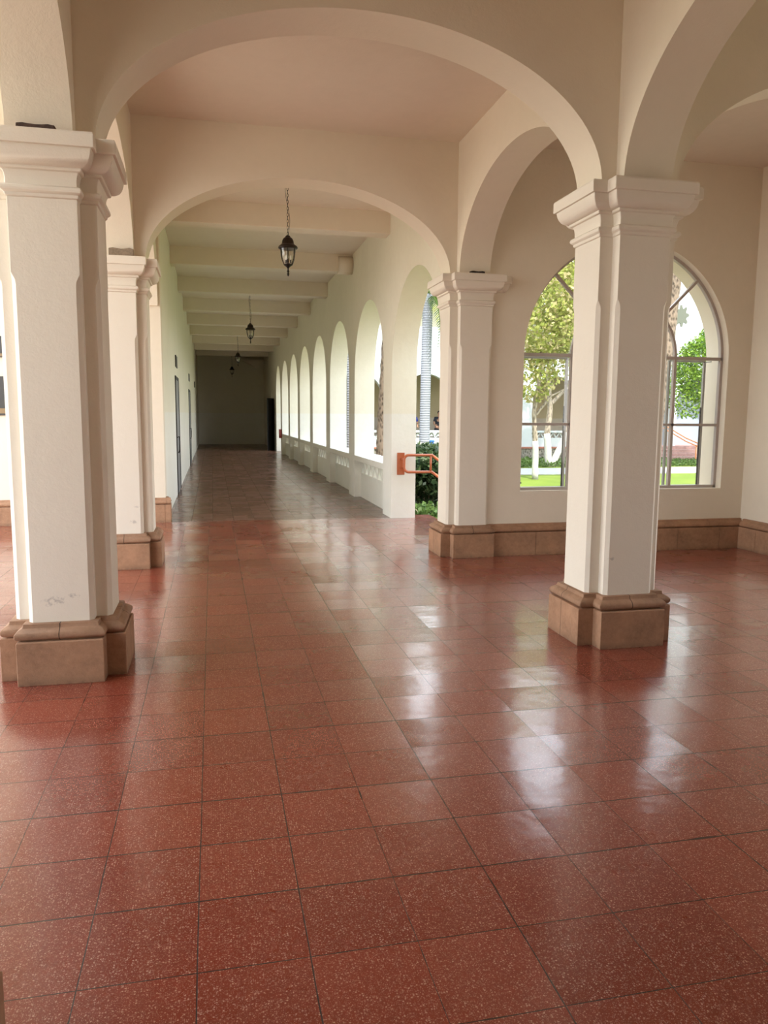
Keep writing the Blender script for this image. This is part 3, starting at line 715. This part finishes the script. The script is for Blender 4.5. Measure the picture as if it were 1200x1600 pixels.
def frond_mesh():
    b = MB(); n = 26; L = 2.0; sp_ = []
    for i in range(n+1):
        u_ = i/n; sp_.append(Vector((L*u_*(1-.18*u_), 0, .55*u_-1.75*u_*u_)))
    b.tube(sp_, [.022*(1-.8*i/n) for i in range(n+1)], 5)
    for i in range(3, n+1):
        u_ = i/n; ll = .62*math.sin(PI*min(1, .18+.8*u_))*(1.05-.45*u_)
        for sy in (-1, 1):
            d = Vector((.55, sy*.8, -.35)).normalized(); p = sp_[i]; q = p+d*ll; m_ = p+d*ll*.45+Vector((0, 0, .03)); a = Vector((.022, 0, .004))
            b.add([p-a*.6, m_-a, q, m_+a, p+a*.6], [(0, 1, 2, 3, 4)])
    me = bpy.data.meshes.new('frond'); me.from_pydata(b.v, [], b.f); me.materials.append(M['leaf_p']); return me
FM = frond_mesh()
def palm(loc, pts, r0, r1, mat, label, crown_n=18, paint=None, fs=1.0, bumpy=0):
    t = thing('palm_tree', loc, label, 'palm tree'); fine = []; rad = []; k = len(pts)
    for i in range(k-1):
        for j in range(14):
            u_ = j/14; fine.append(Vector(pts[i]).lerp(Vector(pts[i+1]), u_)); w_ = (i+u_)/(k-1)
            rad.append((r0+(r1-r0)*w_)*(1+bumpy*(1 if j % 2 else -1)))
    fine.append(Vector(pts[-1])); rad.append(r1)
    b = MB(); b.tube(fine, rad, 20); tr = b.build('trunk', mat, t)
    if paint:
        b = MB(); pp = [(p, r) for p, r in zip(fine, rad) if p.z <= paint]; b.tube([p for p, r in pp], [r*1.05 for p, r in pp], 20); o = b.build('painted_base', M['lime'], tr); o['label'] = 'whitewashed foot of the trunk'
    for i in range(crown_n):
        o = bpy.data.objects.new('frond', FM); link(o, t); o.location = pts[-1]
        o.rotation_euler = (0, math.radians(random.uniform(-55, 38)), 2*PI*i*.381966); o.scale = (fs,)*3
    return t
palm((7.78, 28, -.6), [(0, 0, 0), (0, 0, 1.2), (.02, 0, 3.5), (.06, 0, 6.55)], .20, .185, M['ring'], 'smooth grey ringed palm with white painted foot, seen through the garden opening', 20, 1.15, 1.0)
palm((4.58, 20, -.6), [(0, 0, 0), (0, 0, 1.5), (.12, 0, 4.5), (.2, 0, 7.8)], .37, .27, M['shag'], 'rough brown barked palm trunk seen through the second corridor arch', 16, None, 1.1, .03)
palm((5.03, 28, -.6), [(0, 0, 0), (0, 0, 3.), (0, 0, 8.5)], .22, .2, M['ring'], 'thin grey ringed palm trunk seen through the third corridor arch', 14)
palm((12.15, 20, -.6), [(0, 0, 0), (.32, 0, 2.6), (.52, 0, 4.6), (.75, 0, 8.0)], .26, .2, M['shag'], 'leaning rough palm beside the near pillar in the window view', 16, None, 1.1, .03)
# planter box at the rough palm
b = MB(); b.box((3.75, 17.6, -.6), (4.02, 20.5, .55)); o = b.build('planter_wall', M['facade']); tag(o, 'low white garden wall before the rough palm', 'garden wall')
b = MB(); b.box((4.05, 17.6, -.6), (4.4, 18.2, .5)); o = b.build('brick_pier', M['redbrick']); tag(o, 'small red brick pier beside the low white garden wall', 'brick pier')
# bush at the garden opening
def bush(loc, label, r, h, n, size, stems=9, mat='leaf_d'):
    t = thing('oleander_bush', loc, label, 'bush')
    for i in range(stems):
        a = 2*PI*i/stems+random.uniform(-.2, .2); b = MB(); q = r*random.uniform(.35, .8)
        b.tube([(0, 0, 0), (.35*q*math.cos(a), .35*q*math.sin(a), h*.45), (q*math.cos(a), q*math.sin(a), h*.9)], [.014, .010, .005], 6); b.build('stem', M['bark'], t)
    b = MB(); leaves(n, blob([(0, 0, h*.78, r*.95, .45), (-.3*r, .1, h*.55, r*.7, .6), (.3*r, -.2, h*.6, r*.75, .6), (0, 0, h*.25, r*.75, .5)]), size, b); b.build('foliage', M[mat], t, merge=False, norm=False)
    return t
bush((3.95, 14.1, -.6), 'dark green oleander bush right behind the orange handrail', .75, 1.62, 3600, .13)
bush((4.75, 13.6, -.6), 'dark green oleander bush behind the pillar, right of the first', .7, 1.5, 2200, .13)
bush((3.65, 12.55, -.6), 'low pale leafed shrub at the foot of the landing', .42, .62, 900, .10, 6, 'leaf_h')
bush((4.6, 16.2, -.6), 'oleander bush farther out behind the handrail bush', .8, 1.5, 2200, .14)
# ground cover strip before the far building
b = MB()
def strip(): return (random.uniform(12, 27), random.uniform(29.9, 33.4), -.6+random.uniform(0, .22))
leaves(15000, strip, .13, b); o = b.build('ground_cover', M['leaf_h'], merge=False, norm=False); tag(o, 'low green ground cover planted before the far building', 'ground cover', kind='stuff')

# ------------------------------------------------------------------ the building across the courtyard
FY = 36.0
bd = thing('building', (0, FY, 0), 'white arcaded building across the sunny courtyard', 'building')
def local(mbx, name, mat, par=bd, **k):
    mbx.v = [(x, y-FY, z) for x, y, z in mbx.v]; return mbx.build(name, mat, par, **k)
cxs = [10.08+3.34*i for i in range(-1, 5)]
ops = [(c-1.21, c+1.21, 2.29, 1.21) for c in cxs]
b = arch_wall(0, FY+.2, .4, 3.3, 24.9, 0, 5.7, ops); local(b, 'arcade_wall', M['facade'], auto=25)
b = MB(); b.box((3.3, 39.4, 0), (24.9, 39.7, 5.6)); local(b, 'inner_wall', M['facade_in'])
b = MB(); b.box((3.3, FY+.4, 4.2), (24.9, 39.4, 4.4)); local(b, 'inner_ceiling', M['facade_in'])
b = MB(); b.box((3.3, FY-.02, -.6), (24.9, 39.7, -.08)); local(b, 'stone_base', M['rubble'])
b = MB(); b.box((3.3, FY-.08, -.08), (24.9, 39.7, 0)); local(b, 'brick_cap', M['redbrick'])
b = MB(); b.box((3.3, FY+.25, 5.7), (14.2, 39.7, 10.5)); local(b, 'upper_wall', M['olive'])
b = MB(); b.box((14.2, FY, 5.7), (24.9, 39.7, 13.5)); local(b, 'tower_wall', M['facade'])
for c in cxs:
    b = MB(); b.box((c-1.21, FY+.02, .7), (c+1.21, FY+.38, .8)); b.box((c-1.21, FY+.1, 0), (c+1.21, FY+.3, .45))
    n = 7; p = 2.42/n
    for i in range(n):
        for xa, za, xb, zb_ in ((c-1.21+i*p, .45, c-1.21+(i+.5)*p, .7), (c-1.21+(i+.5)*p, .7, c-1.21+(i+1)*p, .45)): b.bar((xa, FY+.2, za), (xb, FY+.2, zb_), .14, .06, up=(0, 0, 1))
    local(b, 'balustrade', M['facade'])
# right wing with the stairs
PY = 34.5
rb = thing('building', (24, PY, 0), 'white wing with entrance stairs and star shaped vent, right part of the window view', 'building')
def local2(mbx, name, mat, **k):
    mbx.v = [(x-24, y-PY, z) for x, y, z in mbx.v]; return mbx.build(name, mat, rb, **k)
b = arch_wall(0, PY+.2, .4, 22.2, 32, 0, 13.5, [(22.6, 25.2, 2.3, 1.2)]); local2(b, 'front_wall', M['facade'], auto=25)
b = MB(); b.box((22.2, 35.7, 0), (27, 35.9, 4.5)); b.box((25.3, PY+.4, 0), (25.6, 35.9, 4.5)); b.box((22.2, PY+.4, 3.8), (25.6, 35.9, 4)); b.box((22.2, PY+.4, 0), (22.4, FY, 13.5)); local2(b, 'porch_wall', M['bluegrey'])
b = MB(); b.box((20.4, PY, -.6), (32, 35.95, .1)); local2(b, 'porch_floor', M['stairs'])
def star(r0, r1, n=8, c=(0, 0)):
    out = []
    for i in range(n*4):
        a = 2*PI*i/(n*4); k = i % 4; r = r1 if k in (0, 1) else r0; out.append((c[0]+r*math.cos(a)*.8, c[1]+r*math.sin(a)))
    return out
b = MB(); b.prism(star(.36, .52, 8, (22.55, 6.45)), 1, PY-.03, PY+.01); local2(b, 'star_vent', M['star_shade'])
ss = thing('entrance_stairs', (23, 31.5, -.6), 'pinkish stone stairs rising to the far building, low in the window', 'stairs')
for i in range(5):
    b = MB(); b.box((-2.6, .6*i, 0), (3.6, 3.0, .14*(i+1))); b.build('stair_step', M['stairs'], ss)
b = MB(); b.box((-3.0, -.15, 0), (3.6, 0, .10)); b.build('brick_edging', M['redbrick'], ss)
for x, lb in ((21.9, 'bright orange handrail on the left of the far entrance stairs'), (24.6, 'orange handrail on the right of the far entrance stairs')):
    t = thing('stair_handrail', (x, 31.7, -.6), lb, 'handrail'); sg = -1
    b = MB(); b.tube([(0, 0, .95), (0, .9, 1.15), (0, 2.8, 1.75)], .03, 8); b.tube([(0, 0, .80), (0, .9, 1.0), (0, 2.8, 1.58)], .03, 8)
    b.tube([(0, -.09*math.sin(PI*i/8), .875+.075*math.cos(PI*i/8)) for i in range(9)], .03, 8); b.build('rail', M['orange2'], t)
    for y_ in (.05, 2.5):
        b = MB(); b.tube([(0, y_, 0), (0, y_, .85+.3*y_)], .03, 8); b.build('post', M['orange2'], t)

# things in the far arcade: a table, two people, a blue bin
tb = thing('table', (10.6, 37.1, 0), 'table under a white cloth in the far arcade, behind its balustrade', 'table')
b = MB(); b.box((-1.0, -.35, .71), (1.0, .35, .745)); b.build('table_top', M['wood'], tb)
for sx in (-.93, .93):
    for sy in (-.3, .3):
        b = MB(); b.box((sx-.025, sy-.025, 0), (sx+.025, sy+.025, .71)); b.build('leg', M['wood'], tb)
b = MB(); b.box((-.75, -.37, .745), (.95, .37, .752)); b.box((-.75, -.376, .5), (.95, -.37, .752)); o = b.build('tablecloth', M['cloth']); o.location = (10.6, 37.1, 0); tag(o, 'white cloth spread on the table in the far arcade', 'tablecloth')
bn = thing('barrel', (9.2, 32.6, -.6), 'blue plastic barrel standing on the lawn before the far arcade', 'barrel')
b = MB(); b.lathe([(.001, 0), (.26, 0), (.29, .06), (.30, .5), (.29, .92), (.26, .98), (.001, .98)], n=28); b.build('body', M['blue'], bn)
b = MB(); b.lathe([(.27, .96), (.31, .97), (.31, 1.03), (.25, 1.05), (.001, 1.05)], n=28); b.build('lid', M['blue'], bn)

def skinned(name, verts, edges, rads, mat, parent, root=0, sub=2):
    me = bpy.data.meshes.new(name); me.from_pydata(verts, edges, []); me.materials.append(mat)
    o = bpy.data.objects.new(name, me); link(o, parent)
    sm = o.modifiers.new('skin', 'SKIN'); sm.use_smooth_shade = True
    if not me.skin_vertices: return o
    for i, r in enumerate(rads):
        d = me.skin_vertices[0].data[i]; d.radius = (r, r) if not isinstance(r, tuple) else r; d.use_root = (i == root)
    ss_ = o.modifiers.new('sub', 'SUBSURF'); ss_.levels = 1; ss_.render_levels = sub
    return o
def person(loc, label, shirt, rotz=0, lean=.1):
    t = thing('person', loc, label, 'person', rotz=rotz)
    V_ = [(0,0,.93), (0,-lean*.4,1.15), (0,-lean,1.38), (0,-lean*1.1,1.47), (0,-lean*1.3-.01,1.53), (0,-lean*1.3-.03,1.62), (0,-lean*1.3-.03,1.70)]
    Rr = [(.15,.11), (.145,.10), (.16,.10), .06, .065, (.085,.10), (.06,.075)]
    E_ = [(0,1),(1,2),(2,3),(3,4),(4,5),(5,6)]
    for s_ in (-1, 1):
        b_ = len(V_); V_ += [(s_*.10,0,.85), (s_*.11,-.01,.47), (s_*.11,.02,.09), (s_*.12,-.13,.04)]; Rr += [(.10,.10), .062, .042, .035]; E_ += [(0,b_),(b_,b_+1),(b_+1,b_+2),(b_+2,b_+3)]
        b_ = len(V_); V_ += [(s_*.19,-lean,1.40), (s_*.26,-lean-.02,1.13), (s_*.20,-lean-.22,.98), (s_*.19,-lean-.30,.955)]; Rr += [.055, .042, .030, .034]; E_ += [(2,b_),(b_,b_+1),(b_+1,b_+2),(b_+2,b_+3)]
        h = b_+3
        for f_, (dx, ln) in enumerate(((-.028,.07), (-.010,.08), (.010,.075), (.028,.06))):
            q = len(V_); V_ += [(s_*.19+dx,-lean-.34-ln*.3,.945), (s_*.19+dx,-lean-.34-ln,.93)]; Rr += [.009, .007]; E_ += [(h,q),(q,q+1)]
        q = len(V_); V_ += [(s_*.15,-lean-.33,.945), (s_*.135,-lean-.36,.94)]; Rr += [.010, .008]; E_ += [(h,q),(q,q+1)]
    skinned('body', V_, E_, Rr, M['skin'], t)
    sv = [(0,0,.90), (0,-lean*.4,1.15), (0,-lean,1.38), (0,-lean*1.08,1.455)]; sr = [(.17,.13), (.165,.12), (.18,.12), .075]; se = [(0,1),(1,2),(2,3)]
    for s_ in (-1, 1):
        b_ = len(sv); sv += [(s_*.19,-lean,1.40), (s_*.245,-lean-.015,1.19)]; sr += [.072, .062]; se += [(2,b_),(b_,b_+1)]
    skinned('shirt', sv, se, sr, shirt, t)
    tv = [(0,0,.96)]; tr_ = [(.16,.12)]; te = []
    for s_ in (-1, 1):
        b_ = len(tv); tv += [(s_*.10,0,.84), (s_*.11,-.01,.47), (s_*.11,.02,.10)]; tr_ += [(.112,.112), .08, .065]; te += [(0,b_),(b_,b_+1),(b_+1,b_+2)]
    skinned('trousers', tv, te, tr_, M['trouser'], t)
    b = MB(); hy = -lean*1.3-.02; b.sphere((0, hy+.012, 1.66), .098, 10, (.9, 1.05, 1.1)); b.v = [(x, max(y, hy-.055) if z > 1.66 else max(y, hy+.01), z) for x, y, z in b.v]; b.build('hair', M['hair'], t)
    return t
person((9.83, 37.75, 0), 'person in a blue shirt leaning over the table, half hidden by the ringed palm', M['shirt_blue'])
person((11.20, 37.75, 0), 'person in a black shirt at the table in the far arcade, beside the pillar edge', M['shirt_black'])
